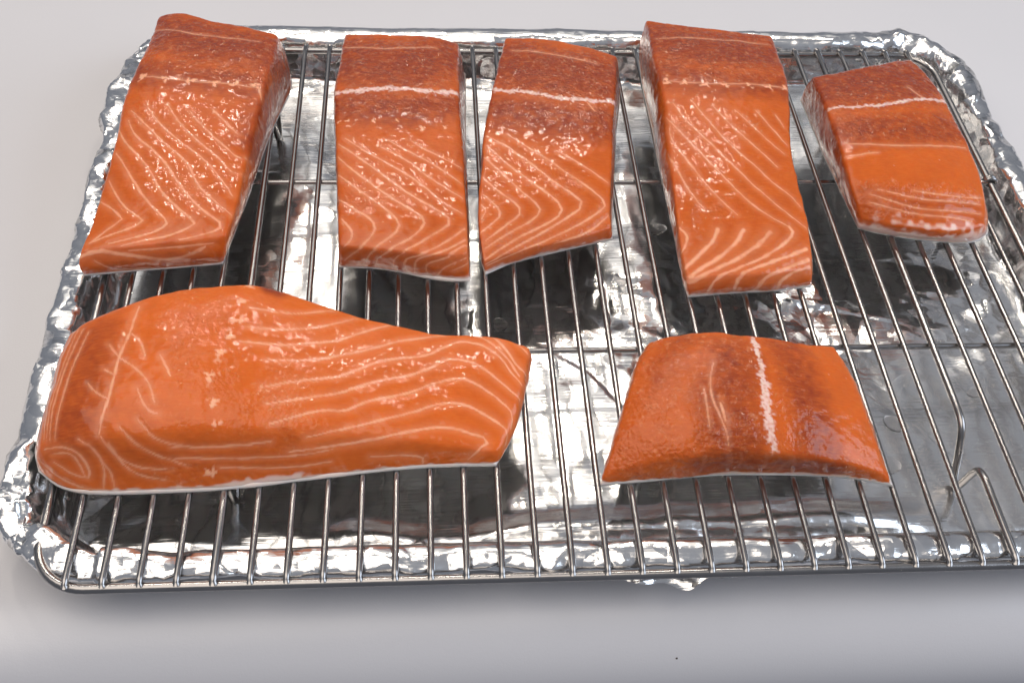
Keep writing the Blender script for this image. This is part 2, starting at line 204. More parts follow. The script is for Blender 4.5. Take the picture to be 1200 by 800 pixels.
  fat=[(0.05,[(25.65,24.87,3.04),(26.47,24.55,3.17),(27.49,24.43,3.23),(28.44,24.39,3.23),(29.57,24.47,3.18),(30.61,24.46,3.06),(31.55,24.5,2.86)]),(0.05,[(25.7,28.59,2.87),(28.3,28.39,3.0),(31.42,28.32,2.77)]),(0.08,[(25.12,20.21,2.33),(25.53,18.41,2.38),(25.98,17.14,2.24),(26.31,16.61,2.16)]),(0.08,[(25.33,21.64,2.7),(25.35,20.83,2.63),(25.89,19.5,2.59),(26.48,18.05,2.45),(27.13,17.0,2.27),(27.71,16.32,2.12)]),(0.09,[(25.31,22.36,2.74),(25.77,21.37,2.79),(26.05,20.79,2.78),(26.69,19.65,2.71),(27.29,18.5,2.56),(27.94,17.56,2.38),(28.45,16.92,2.22),(29.11,16.41,2.04),(30.07,15.95,1.76)]),(0.08,[(25.72,23.25,2.97),(26.13,22.01,2.93),(26.84,20.84,2.87),(27.56,19.66,2.74),(28.41,18.31,2.51),(29.25,17.32,2.22),(30.17,16.6,1.89),(30.94,16.05,1.56)]),(0.08,[(26.61,23.22,3.11),(27.16,21.91,3.01),(27.71,20.83,2.9),(28.37,19.8,2.75),(29.06,19.01,2.58),(29.62,18.18,2.35),(30.44,17.68,2.07),(30.88,17.13,1.82)]),(0.08,[(27.57,22.8,3.12),(28.05,21.82,3.02),(28.67,20.88,2.88),(29.4,20.01,2.69),(30.08,19.21,2.45)]),(0.07,[(28.61,22.45,3.08),(29.23,21.62,2.93),(29.84,20.69,2.73),(30.57,20.07,2.48)]),(0.06,[(29.62,22.6,3.02),(30.23,21.45,2.77),(30.84,20.66,2.5)]),(0.05,[(30.57,22.49,2.86),(30.9,21.75,2.66)]),(0.13,[(25.04,15.9,1.8),(25.41,15.46,1.79),(25.26,14.95,1.63),(25.04,14.67,1.46)]),(0.2,[(26.72,15.58,1.95),(26.48,15.08,1.8),(25.84,14.5,1.58),(25.1,13.89,1.27)]),(0.2,[(27.87,15.58,1.95),(27.46,14.91,1.78),(26.73,14.32,1.6),(25.59,13.66,1.31),(25.15,13.34,0.97)]),(0.22,[(29.1,15.52,1.83),(28.52,14.88,1.73),(27.46,14.17,1.57),(26.3,13.65,1.38),(25.24,13.28,1.0)]),(0.16,[(30.07,15.95,1.76),(30.3,15.68,1.65),(29.8,15.1,1.61),(28.82,14.36,1.55),(27.55,13.76,1.45),(26.32,13.35,1.21),(26.14,13.2,0.52)]),(0.18,[(30.7,14.93,1.37),(29.35,14.22,1.44),(28.25,13.8,1.44),(27.26,13.36,1.2),(27.32,13.29,0.5)]),(0.2,[(30.71,14.41,1.22),(29.55,13.81,1.27),(28.51,13.42,1.15),(28.19,13.4,0.36)]),(0.2,[(30.73,14.07,1.1),(29.8,13.7,1.09),(29.24,13.42,0.79),(29.36,13.56,0.21)])],
  skin=[(0.2,[(25.33,13.28,0.16),(27.36,13.42,0.21),(29.36,13.58,0.16),(30.88,13.8,0.16)])],
  dark=[(3.0,1.0,[(25.53,28.56,2.84),(28.17,27.56,3.1),(31.47,27.44,2.85)]),(1.7,0.8,[(25.31,25.78,2.85),(27.58,24.59,3.23),(31.48,24.57,2.9)]),(1.5,0.9,[(25.29,29.18,1.65),(25.2,25.77,1.55),(25.11,22.36,1.55)])],
  rough=[(2.8,1.0,[(25.44,28.24,2.85),(28.08,27.32,3.13),(31.37,27.2,2.88)]),(0.9,0.9,[(25.9,25.77,3.09),(28.21,25.35,3.24),(31.47,25.36,2.93)]),(1.2,0.3,[(25.94,21.52,2.84),(29.95,21.02,2.76)]),(1.0,0.3,[(26.39,16.18,2.07),(27.88,16.07,2.06)])],
  stars=[(0.24,(25.65,24.78,3.04)),(0.2,(26.47,24.55,3.17)),(0.24,(27.49,24.35,3.22)),(0.22,(28.44,24.31,3.22)),(0.22,(29.56,24.31,3.17)),(0.22,(30.6,24.38,3.06)),(0.18,(31.47,24.49,2.89)),(0.08,(26.61,23.22,3.11)),(0.08,(27.58,22.88,3.13)),(0.08,(28.61,22.45,3.08))],
 ),
 'p5': dict(
  top={'back': [(33.45,26.26,2.3),(35.61,26.72,2.4),(37.66,27.54,2.3),(39.12,28.13,2.1)],'left': [(33.45,26.26,2.3),(33.35,23.46,2.6),(33.34,20.88,2.6),(33.35,19.35,2.35),(33.53,18.02,1.8),(33.91,17.17,1.1)],'right': [(39.12,28.13,2.1),(39.58,26.61,2.2),(39.86,24.92,2.2),(39.94,22.49,2.1),(40.06,20.69,1.9),(40.11,19.01,1.6),(40.02,17.8,1.2),(39.63,16.8,1.0)],'front': [(33.91,17.17,1.1),(35.7,16.49,1.2),(37.6,16.15,1.2),(39.63,16.8,1.0)]},
  bottom={'left': [(33.54,27.17,0.12),(33.63,25.2,0.12),(33.71,23.12,0.12),(33.83,21.12,0.12),(33.95,19.4,0.12),(34.12,17.52,0.12)],'front': [(34.12,17.52,0.12),(35.39,17.05,0.12),(37.32,16.65,0.12),(39.4,16.46,0.12),(40.21,17.14,0.12)],'back': [(33.54,27.17,0.12),(35.68,27.31,0.12),(37.7,27.81,0.12),(39.14,28.18,0.12)],'right': [(39.14,28.18,0.12),(39.68,26.7,0.12),(40.04,25.05,0.12),(40.24,22.69,0.12),(40.45,20.93,0.12),(40.58,19.3,0.12),(40.54,18.11,0.12),(40.21,17.14,0.12)]},
  dome=0.15,
  bulge=0.12,
  smooth=45,
  fat=[(0.26,[(33.47,23.28,2.58),(34.93,23.27,2.72),(36.59,23.57,2.69),(38.23,24.18,2.54),(39.83,24.46,2.15)]),(0.08,[(37.95,25.17,2.55),(38.51,24.36,2.5)]),(0.06,[(33.54,20.69,2.57),(36.44,20.5,2.58),(39.83,21.11,2.01)]),(0.05,[(33.4,19.91,2.39),(35.04,20.1,2.6)]),(0.05,[(34.65,18.13,2.02),(37.03,17.55,1.81),(39.72,17.87,1.33)]),(0.05,[(34.31,17.95,1.87),(36.54,17.12,1.63),(39.61,17.37,1.19)]),(0.05,[(34.19,17.67,1.67),(36.17,16.96,1.52),(39.06,16.9,1.17)]),(0.05,[(36.31,18.05,2.05),(38.32,17.86,1.75),(39.95,18.26,1.39)])],
  skin=[(0.5,[(34.04,17.34,0.44),(35.26,16.88,0.45),(37.11,16.47,0.46),(39.29,16.56,0.21),(39.94,16.87,0.36)])],
  dark=[(3.2,1.0,[(33.52,25.41,2.39),(36.11,25.49,2.59),(39.4,26.43,2.24)]),(1.7,0.8,[(33.54,21.5,2.62),(36.81,21.81,2.64),(39.92,22.41,2.05)]),(1.2,0.5,[(34.26,17.71,1.71),(36.54,17.27,1.7),(39.18,17.31,1.29)]),(1.2,0.6,[(33.42,26.29,1.24),(33.5,20.32,1.29)])],
  rough=[(2.9,0.9,[(33.52,25.26,2.41),(36.04,25.14,2.62),(39.19,25.98,2.32)]),(1.4,0.85,[(33.64,21.79,2.64),(36.81,21.81,2.64),(39.66,22.41,2.17)]),(0.55,1.0,[(33.95,18.41,2.05),(36.31,18.05,2.05),(39.29,18.14,1.58)]),(0.8,0.6,[(34.22,17.55,1.58),(36.17,17.03,1.56)])],
  stars=[],
 ),
 'p6': dict(
  top={'back': [(0.24,9.38,2.6),(0.87,9.8,2.9),(2.25,10.4,3.1),(3.33,10.84,3.2),(4.58,11.24,3.2),(6.85,11.55,3.1),(8.25,11.49,2.7),(9.48,11.2,2.3),(11.17,10.76,1.9),(12.88,10.41,1.7),(14.42,10.06,1.5),(15.45,10.09,1.5),(16.66,10.03,1.5),(17.51,9.74,1.4),(18.06,9.59,1.2)],'left': [(0.24,9.38,2.6),(0.16,7.86,2.6),(0.08,6.48,2.3),(-0.07,5.42,1.9),(-0.19,4.79,1.4)],'right': [(18.06,9.59,1.2),(17.73,8.09,1.2),(17.45,6.89,1.1),(17.07,5.81,0.9),(16.53,4.77,0.8)],'front': [(-0.19,4.79,1.4),(1.01,4.49,1.9),(2.28,4.62,2.3),(4.69,4.73,2.45),(7.66,4.97,2.2),(10.71,5.0,1.7),(13.22,4.96,1.3),(15.14,4.9,1.0),(16.53,4.77,0.8)]},
  bottom={'left': [(-0.7,8.74,0.12),(-0.77,7.48,0.12),(-0.82,6.34,0.12),(-0.79,5.47,0.12),(-0.47,4.66,0.12)],'right': [(18.13,9.58,0.12),(17.88,8.42,0.12),(17.6,7.21,0.12),(17.14,5.76,0.12),(16.45,4.54,0.12)],'front': [(-0.47,4.66,0.12),(0.4,3.88,0.12),(1.67,3.59,0.12),(3.81,3.62,0.12),(5.97,3.68,0.12),(7.51,3.83,0.12),(9.38,4.08,0.12),(11.28,4.31,0.12),(12.88,4.47,0.12),(14.5,4.55,0.12),(16.45,4.54,0.12)],'back': [(-0.7,8.74,0.12),(-0.02,9.19,0.12),(1.44,9.84,0.12),(2.59,10.32,0.12),(3.91,10.76,0.12),(6.29,11.15,0.12),(7.77,11.14,0.12),(9.07,10.89,0.12),(10.86,10.51,0.12),(12.66,10.22,0.12),(14.28,9.93,0.12),(15.37,10.0,0.12),(16.64,9.98,0.12),(17.54,9.72,0.12),(18.13,9.58,0.12)]},
  dome=0.15,
  bulge=0.1,
  smooth=110,
  bumps=[(0.28,0.2,0.09,0.3,0.12),(0.27,0.36,0.014,0.22,-0.06)],
  fat=[(0.12,[(2.89,10.12,3.25),(2.82,8.68,3.31),(2.52,7.63,3.18),(2.47,6.88,3.06),(2.37,5.94,2.84),(2.2,5.34,2.62),(2.11,4.78,2.31)]),(0.07,[(2.52,7.63,3.18),(2.08,8.24,3.17)]),(0.07,[(2.47,6.88,3.06),(2.02,7.19,3.04)]),(0.07,[(2.37,5.94,2.84),(1.86,6.25,2.83),(1.51,6.67,2.84)]),(0.07,[(2.82,8.68,3.31),(3.29,8.25,3.33),(3.5,7.63,3.26)]),(0.07,[(2.52,7.63,3.18),(3.22,7.14,3.17),(3.81,6.47,3.05),(4.04,5.73,2.86)]),(0.09,[(4.08,7.62,3.27),(4.3,7.2,3.19),(4.5,6.77,3.1)]),(0.09,[(3.38,6.3,3.01),(3.62,5.69,2.85),(3.9,5.4,2.74),(4.22,5.33,2.7)]),(0.08,[(7.08,10.07,3.18),(8.44,10.0,2.81),(9.41,10.4,2.48),(10.21,10.76,2.16)]),(0.09,[(7.08,9.11,3.16),(8.44,9.17,2.82),(9.94,9.72,2.41),(11.15,10.54,1.97)]),(0.11,[(6.85,8.38,3.14),(8.54,8.46,2.76),(9.59,8.78,2.52),(10.56,9.16,2.29),(11.41,9.76,2.07),(12.55,10.39,1.7)]),(0.11,[(7.87,7.69,2.84),(9.41,7.9,2.52),(10.65,8.39,2.28),(11.93,8.94,2.06),(13.05,9.46,1.84),(14.09,9.85,1.61),(14.65,9.95,1.51)]),(0.12,[(7.78,6.54,2.67),(9.01,6.94,2.5),(10.32,7.26,2.28),(10.67,7.33,2.22),(12.2,8.39,2.03),(13.62,8.58,1.81),(14.72,9.33,1.63),(15.22,9.7,1.56),(16.15,9.39,1.56),(16.84,8.79,1.48),(17.22,8.13,1.35),(17.62,7.67,1.11)]),(0.12,[(7.98,5.89,2.48),(9.73,6.37,2.26),(10.7,6.61,2.12),(11.95,7.31,2.01),(13.67,7.8,1.78),(14.59,8.59,1.69),(15.22,8.68,1.64),(16.1,8.26,1.55),(16.91,7.54,1.34),(17.52,7.04,0.97)]),(0.12,[(8.13,5.17,2.19),(10.12,5.94,2.1),(10.75,5.82,1.97),(11.57,6.36,1.94),(13.12,6.82,1.77),(14.49,7.57,1.66),(15.3,7.74,1.59),(16.16,7.3,1.43),(17.24,6.47,1.01),(17.08,5.77,0.8)]),(0.12,[(9.44,4.88,1.74),(10.72,5.18,1.76),(12.0,5.6,1.71),(13.22,5.98,1.6),(14.22,6.48,1.55),(15.28,6.64,1.43),(16.17,6.2,1.19),(16.99,5.71,0.86),(16.84,5.15,0.58)]),(0.12,[(8.8,4.53,1.32),(10.73,4.77,1.34),(12.21,5.02,1.44),(13.76,5.45,1.38),(14.65,5.6,1.29),(15.64,5.37,1.07),(16.33,5.21,0.92),(15.84,4.85,0.86),(15.41,4.63,0.43)]),(0.09,[(11.76,4.6,0.82),(13.73,4.7,0.72),(13.71,4.57,0.32)]),(0.13,[(16.54,9.93,1.45),(17.03,9.32,1.46),(17.46,8.44,1.31),(17.85,8.27,0.95)]),(0.12,[(15.99,9.93,1.49),(16.61,9.42,1.52),(17.23,8.59,1.39),(17.54,8.05,1.24)]),(0.1,[(17.55,9.6,1.34),(17.97,9.25,1.14)]),(0.06,[(4.64,4.45,1.88),(6.1,4.48,1.72),(8.19,4.72,1.73)]),(0.06,[(4.56,4.23,1.47),(6.61,4.28,1.29),(8.87,4.44,1.14),(10.39,4.66,1.23)]),(0.06,[(6.24,4.11,1.01),(8.64,4.21,0.72),(10.33,4.44,0.79)]),(0.06,[(2.17,4.71,2.26),(2.63,4.27,1.62),(3.36,4.04,1.15),(4.58,4.03,1.05)]),(0.06,[(2.43,4.52,2.07),(3.09,3.95,0.94),(4.3,3.85,0.64)]),(0.06,[(3.46,5.17,2.63),(4.19,4.55,2.09),(5.52,4.44,1.75)]),(0.06,[(1.73,4.54,2.03),(2.37,4.02,1.11),(2.47,3.73,0.42)]),(0.09,[(0.0,4.74,1.43),(0.83,4.6,1.81),(1.47,4.33,1.64),(1.75,3.87,0.69),(0.98,4.05,0.88),(0.32,4.4,1.13)]),(0.07,[(0.28,4.55,1.37),(0.98,4.44,1.66),(1.31,4.21,1.36),(1.45,3.96,0.85)]),(0.07,[(-0.26,4.64,0.86),(0.48,4.09,0.58),(1.4,3.74,0.3),(2.13,3.69,0.32)]),(0.06,[(0.49,9.43,2.68),(0.12,8.0,2.43),(-0.03,6.56,2.1),(-0.05,5.03,1.63)]),(0.06,[(0.87,9.3,2.88),(0.51,7.79,2.71),(0.27,6.36,2.33),(0.21,4.92,1.72)]),(0.05,[(0.65,9.37,2.79),(0.37,7.83,2.65),(0.14,6.43,2.27),(0.07,4.95,1.65)]),(0.05,[(1.16,9.05,2.98),(0.8,7.69,2.81),(0.55,6.29,2.45),(0.43,4.87,1.81)]),(0.05,[(2.85,4.93,2.48),(3.71,4.36,1.77),(5.17,4.1,1.15)]),(0.05,[(1.33,4.72,2.1),(1.92,4.44,1.91),(2.22,4.07,1.2),(2.05,3.69,0.32)])],
  skin=[(0.16,[(1.72,3.67,0.21),(3.86,3.67,0.22),(6.01,3.74,0.22),(7.49,3.87,0.21),(9.38,4.11,0.2),(11.27,4.33,0.19),(12.92,4.48,0.17),(14.48,4.55,0.16),(16.45,4.59,0.15)]),(0.2,[(6.09,3.75,0.22),(7.5,3.91,0.31),(9.07,4.1,0.28)])],
  dark=[(1.6,0.6,[(1.45,8.45,3.06),(1.27,6.64,2.77),(1.09,5.14,2.26)]),(1.2,0.25,[(2.2,4.21,1.49),(4.54,4.18,1.36),(8.23,4.55,1.46)]),(0.5,1.0,[(7.68,11.34,2.84),(8.02,11.31,2.74)])],
  rough=[(1.6,0.5,[(4.75,10.29,3.4),(5.31,8.25,3.32),(5.75,6.78,3.03)]),(1.2,0.4,[(4.28,5.75,2.86),(5.86,5.45,2.64),(7.62,5.06,2.2)]),(1.1,1.0,[(7.92,5.99,2.51),(8.85,5.78,2.29)]),(0.8,0.8,[(8.49,7.31,2.66),(9.12,6.61,2.42)]),(0.5,0.8,[(4.08,3.97,0.95),(5.32,4.01,0.94)]),(0.8,0.5,[(9.75,5.19,1.93),(8.51,4.68,1.61)])],
  stars=[(0.26,(6.9,11.34,3.01)),(0.24,(6.66,10.29,3.25)),(0.24,(6.76,9.33,3.23)),(0.24,(6.53,8.6,3.22)),(0.26,(6.2,7.75,3.15)),(0.26,(5.92,6.79,3.01)),(0.2,(6.09,5.8,2.74)),(0.18,(6.26,5.07,2.41)),(0.24,(5.97,4.0,0.82))],
 ),
 'p7': dict(
  top={'back': [(22.77,9.15,1.9),(23.27,9.29,2.1),(24.11,9.33,2.3),(25.46,9.27,2.45),(26.79,9.11,2.3),(28.68,9.12,2.0),(30.41,9.08,1.7)],'left': [(22.77,9.15,1.9),(22.11,7.97,2.05),(21.71,6.82,1.9),(21.24,5.41,1.6),(20.86,4.39,1.1),(20.65,3.89,0.7)],'right': [(30.41,9.08,1.7),(30.71,7.91,1.7),(30.9,6.55,1.5),(31.07,5.31,1.2),(31.23,4.31,0.9),(31.27,3.61,0.7)],'front': [(20.65,3.89,0.7),(21.81,3.8,1.2),(23.36,3.79,1.6),(24.95,3.85,1.8),(26.55,3.78,1.8),(28.2,3.65,1.6),(29.98,3.6,1.1),(31.27,3.61,0.7)]},
  bottom={'left': [(22.65,9.33,0.12),(22.17,8.35,0.12),(21.75,7.22,0.12),(21.29,5.97,0.12),(20.81,4.68,0.12),(20.42,3.59,0.12)],'right': [(31.05,8.74,0.12),(31.41,8.01,0.12),(31.56,6.95,0.12),(31.64,5.67,0.12),(31.66,4.24,0.12),(31.68,3.25,0.12)],'front': [(20.42,3.59,0.12),(21.94,3.67,0.12),(23.61,3.83,0.12),(25.3,3.95,0.12),(26.96,3.91,0.12),(28.96,3.82,0.12),(30.59,3.59,0.12),(31.68,3.25,0.12)],'back': [(22.65,9.33,0.12),(23.22,9.43,0.12),(24.14,9.41,0.12),(25.62,9.26,0.12),(27.07,9.02,0.12),(29.15,8.9,0.12),(31.05,8.74,0.12)]},
  dome=0.2,
  bulge=0.1,
  smooth=60,
  fat=[(0.3,[(26.86,8.89,2.38),(26.8,7.52,2.64),(26.79,6.44,2.58),(26.7,5.15,2.38)]),(0.44,[(26.79,6.44,2.58),(26.7,5.15,2.38),(26.74,4.44,2.14),(26.78,3.98,1.9)]),(0.05,[(26.78,3.98,1.9),(26.78,3.75,1.59)]),(0.06,[(24.92,7.38,2.76),(24.52,6.03,2.61),(25.03,4.66,2.26),(25.1,4.05,1.94)]),(0.05,[(24.39,6.19,2.62),(24.43,4.65,2.23)]),(0.12,[(24.93,5.61,2.56),(25.07,4.89,2.36)])],
  skin=[(0.12,[(20.47,3.64,0.15),(21.9,3.68,0.18),(23.56,3.81,0.2),(25.23,3.91,0.21),(26.91,3.89,0.21),(28.95,3.78,0.19),(30.6,3.55,0.17),(31.63,3.31,0.15)])],
  dark=[(1.8,0.8,[(25.77,7.58,2.75),(25.1,5.61,2.56),(25.33,4.35,2.13)]),(1.4,0.8,[(28.24,8.3,2.32),(28.5,6.22,2.26),(28.62,4.19,1.75)]),(1.2,0.5,[(23.98,8.67,2.51),(23.03,6.97,2.45)]),(0.8,0.8,[(24.12,3.77,1.04),(26.75,3.74,0.99),(29.41,3.61,0.81)])],
  rough=[(3.0,1.0,[(23.24,8.33,2.43),(22.61,5.94,2.24),(22.17,4.39,1.67)]),(2.2,1.0,[(25.18,7.96,2.76),(24.46,5.69,2.55),(24.63,4.35,2.1)]),(1.0,0.6,[(28.03,8.31,2.36),(27.79,5.42,2.29),(27.93,4.14,1.87)]),(0.8,0.8,[(29.99,3.77,1.17),(30.74,3.58,0.8)])],
  stars=[],
 ),
}
DROPS = [
    (32.96, 6.00, 0.75, 0.55, 0.03, 'largest flat clear juice drop on foil between trapezoid salmon and rack foot'),
    (34.10, 8.19, 0.55, 0.5, 0.03, 'round clear juice drop on foil just behind the largest drop'),
    (38.25, 9.86, 0.4, 0.35, 0.03, 'clear juice drop on the grey foil nearest the right edge'),
    (17.24, 14.17, 0.42, 0.42, 0.03, 'clear juice drop on foil behind the tail of the largest salmon'),
    (25.36, 20.30, 0.5, 0.45, 0.03, 'clear juice drop on dark foil left of the longest salmon strip'),
]
CRUMB = (23.22, -1.57)
# ---------------------------------------------------------------- materials
def mat(name):
    m = bpy.data.materials.new(name); m.use_nodes = True
    return m, m.node_tree.nodes, m.node_tree.links, m.node_tree.nodes['Principled BSDF']
def node(N, kind, **kw):
    n = N.new(kind)
    for k, v in kw.items():
        if k in ('operation', 'blend_type', 'data_type', 'attribute_name', 'noise_dimensions', 'feature', 'clamp'): setattr(n, k, v)
        else: n.inputs[int(k[1:]) if k[0] == 'i' and k[1:].isdigit() else k].default_value = v
    return n
def math_(N, L, op, a, b=None, clamp=False):
    n = N.new('ShaderNodeMath'); n.operation = op; n.use_clamp = clamp
    for i, v in enumerate((a, b)):
        if v is None: continue
        if isinstance(v, (int, float)): n.inputs[i].default_value = v
        else: L.new(v, n.inputs[i])
    return n.outputs[0]
def mixc(N, L, f, A, B):
    n = N.new('ShaderNodeMix'); n.data_type = 'RGBA'
    for s, v in ((n.inputs[0], f), (n.inputs[6], A), (n.inputs[7], B)):
        if isinstance(v, (int, float)): s.default_value = v
        elif isinstance(v, tuple): s.default_value = v+(1,)
        else: L.new(v, s)
    return n.outputs[2]
def noise_(N, L, vec, scale, detail=2., rough=.5, dist=0.):
    n = N.new('ShaderNodeTexNoise'); n.inputs['Scale'].default_value = scale; n.inputs['Detail'].default_value = detail
    n.inputs['Roughness'].default_value = rough; n.inputs['Distortion'].default_value = dist
    L.new(vec, n.inputs['Vector']); return n.outputs[0]

def salmon_material():
    m, N, L, P = mat('raw_salmon')
    at = node(N, 'ShaderNodeAttribute', attribute_name='flesh'); sep = N.new('ShaderNodeSeparateColor'); L.new(at.outputs['Color'], sep.inputs[0])
    fat, rough, dark = sep.outputs; skin = at.outputs['Alpha']
    vec = N.new('ShaderNodeTexCoord').outputs['Object']
    n1 = noise_(N, L, vec, 90, 4., .6); n2 = noise_(N, L, vec, 420, 3., .6)
    mp = N.new('ShaderNodeMapping'); mp.inputs['Scale'].default_value = (260, 1500, 600); L.new(vec, mp.inputs[0])
    fibre = noise_(N, L, mp.outputs[0], 1., 2.)
    d = math_(N, L, 'ADD', math_(N, L, 'MULTIPLY', dark, 1.0), math_(N, L, 'MULTIPLY', math_(N, L, 'SUBTRACT', n1, .5), .5), clamp=True)
    c = mixc(N, L, d, (.66, .134, .019), (.25, .039, .014))
    f2 = math_(N, L, 'MULTIPLY', math_(N, L, 'SUBTRACT', fibre, .45, clamp=True), .8)
    c = mixc(N, L, f2, c, (.76, .20, .03))
    sp = math_(N, L, 'MULTIPLY', math_(N, L, 'MULTIPLY', math_(N, L, 'SUBTRACT', n2, .55, clamp=True), 1.3), rough, clamp=True)
    c = mixc(N, L, sp, c, (.92, .46, .26))  # pale flecks in the coarse zones: wet glints put into the colour
    c = mixc(N, L, math_(N, L, 'MULTIPLY', fat, .95), c, (.88, .43, .26))
    c = mixc(N, L, skin, c, (.84, .62, .55))
    un = node(N, 'ShaderNodeAttribute', attribute_name='under')
    c = mixc(N, L, un.outputs['Fac'], c, mixc(N, L, n1, (.36, .36, .36), (.58, .58, .57)))      # silvery skin below
    L.new(c, P.inputs['Base Color'])
    P.inputs['Subsurface Weight'].default_value = .5; P.inputs['Subsurface Radius'].default_value = (1., .28, .10); P.inputs['Subsurface Scale'].default_value = .004; P.inputs['Specular IOR Level'].default_value = .06
    P.inputs['IOR'].default_value = 1.40
    rg = math_(N, L, 'ADD', .20, math_(N, L, 'MULTIPLY', n1, .16)); L.new(rg, P.inputs['Roughness'])
    P.inputs['Coat Weight'].default_value = 1.; P.inputs['Coat Roughness'].default_value = .03; P.inputs['Coat IOR'].default_value = 1.33
    # relief: wet grain where the cut muscle is coarse, a fine skin of moisture elsewhere
    wv = N.new('ShaderNodeVectorMath'); wv.operation = 'ADD'; L.new(vec, wv.inputs[0])
    nw = N.new('ShaderNodeTexNoise'); nw.inputs['Scale'].default_value = 300; L.new(vec, nw.inputs['Vector'])
    sc = N.new('ShaderNodeVectorMath'); sc.operation = 'SCALE'; sc.inputs[3].default_value = .0022; L.new(nw.outputs['Color'], sc.inputs[0]); L.new(sc.outputs[0], wv.inputs[1])
    vor = N.new('ShaderNodeTexVoronoi'); vor.feature = 'F1'; vor.inputs['Scale'].default_value = 560; L.new(wv.outputs[0], vor.inputs['Vector'])
    g = math_(N, L, 'MULTIPLY', math_(N, L, 'SUBTRACT', .9, vor.outputs['Distance']), math_(N, L, 'MULTIPLY', math_(N, L, 'SUBTRACT', n1, .30, clamp=True), 2.6)); g2 = noise_(N, L, vec, 1300, 2.)
    h = math_(N, L, 'ADD', math_(N, L, 'MULTIPLY', g, math_(N, L, 'ADD', math_(N, L, 'MULTIPLY', rough, .62), .03)), math_(N, L, 'MULTIPLY', g2, math_(N, L, 'ADD', math_(N, L, 'MULTIPLY', rough, .08), .04)))
    h = math_(N, L, 'ADD', h, math_(N, L, 'MULTIPLY', fibre, .07))
    h = math_(N, L, 'ADD', h, math_(N, L, 'MULTIPLY', fat, .12))
    bp = N.new('ShaderNodeBump'); bp.inputs['Strength'].default_value = 1.; bp.inputs['Distance'].default_value = .0008
    L.new(h, bp.inputs['Height']); L.new(bp.outputs[0], P.inputs['Normal']); L.new(bp.outputs[0], P.inputs['Coat Normal'])
    return m

def foil_material():
    m, N, L, P = mat('aluminium_foil')
    vec = N.new('ShaderNodeTexCoord').outputs['Object']
    P.inputs['Metallic'].default_value = 1; P.inputs['Base Color'].default_value = (.85, .845, .84, 1)
    mp = N.new('ShaderNodeMapping'); mp.inputs['Scale'].default_value = (40, 900, 200); L.new(vec, mp.inputs[0])
    roll = noise_(N, L, mp.outputs[0], 1., 3.)
    blot = noise_(N, L, vec, 22, 3., .55)
    L.new(math_(N, L, 'ADD', .11, math_(N, L, 'MULTIPLY', blot, .14)), P.inputs['Roughness'])
    # crumpling: flat facets with hard edges, each tilted its own way, at three sizes; 'crush' says how badly the sheet is crushed
    cr = node(N, 'ShaderNodeAttribute', attribute_name='crush').outputs['Fac']
    def vm(op, A, B=None, k=None):
        n = N.new('ShaderNodeVectorMath'); n.operation = op; L.new(A, n.inputs[0])
        if B is not None:
            if isinstance(B, tuple): n.inputs[1].default_value = B
            else: L.new(B, n.inputs[1])
        if k is not None:
            if isinstance(k, (int, float)): n.inputs[3].default_value = k
            else: L.new(k, n.inputs[3])
        return n.outputs[0]
    wn = N.new('ShaderNodeTexNoise'); wn.inputs['Scale'].default_value = 70; wn.inputs['Detail'].default_value = 2; L.new(vec, wn.inputs['Vector'])
    warp = vm('ADD', vec, vm('SCALE', vm('SUBTRACT', wn.outputs['Color'], (.5, .5, .5)), None, .011))
    nrm = N.new('ShaderNodeNewGeometry').outputs['Normal']
    for sc, k in ((70, .60), (165, .42), (420, .12)):
        v = N.new('ShaderNodeTexVoronoi'); v.inputs['Scale'].default_value = sc; L.new(warp, v.inputs['Vector'])
        nrm = vm('ADD', nrm, vm('SCALE', vm('SUBTRACT', v.outputs['Color'], (.5, .5, .5)), None, math_(N, L, 'MULTIPLY', cr, k)))
    nrm = vm('NORMALIZE', nrm)
    bp = N.new('ShaderNodeBump'); bp.inputs['Strength'].default_value = .3; bp.inputs['Distance'].default_value = .0004
    L.new(roll, bp.inputs['Height']); L.new(nrm, bp.inputs['Normal']); L.new(bp.outputs[0], P.inputs['Normal'])
    return m

def steel_material(name, base, rough):
    m, N, L, P = mat(name)
    vec = N.new('ShaderNodeTexCoord').outputs['Object']
    n = noise_(N, L, vec, 160, 3.)
    P.inputs['Metallic'].default_value = 1
    L.new(mixc(N, L, n, tuple(v*.8 for v in base), base), P.inputs['Base Color'])
    L.new(math_(N, L, 'ADD', rough, math_(N, L, 'MULTIPLY', n, .12)), P.inputs['Roughness'])
    return m

def counter_material():
    m, N, L, P = mat('satin_laminate')
    vec = N.new('ShaderNodeTexCoord').outputs['Object']
    n = noise_(N, L, vec, 9, 4.); f = noise_(N, L, vec, 1400, 2.)
    c = mixc(N, L, n, (.585, .575, .595), (.615, .605, .625))
    c = mixc(N, L, math_(N, L, 'MULTIPLY', f, .25), c, (.53, .52, .54))
    L.new(c, P.inputs['Base Color'])
    L.new(math_(N, L, 'ADD', .26, math_(N, L, 'MULTIPLY', n, .12)), P.inputs['Roughness'])
    bp = N.new('ShaderNodeBump'); bp.inputs['Strength'].default_value = .12; bp.inputs['Distance'].default_value = .0004
    L.new(f, bp.inputs['Height']); L.new(bp.outputs[0], P.inputs['Normal'])
    return m

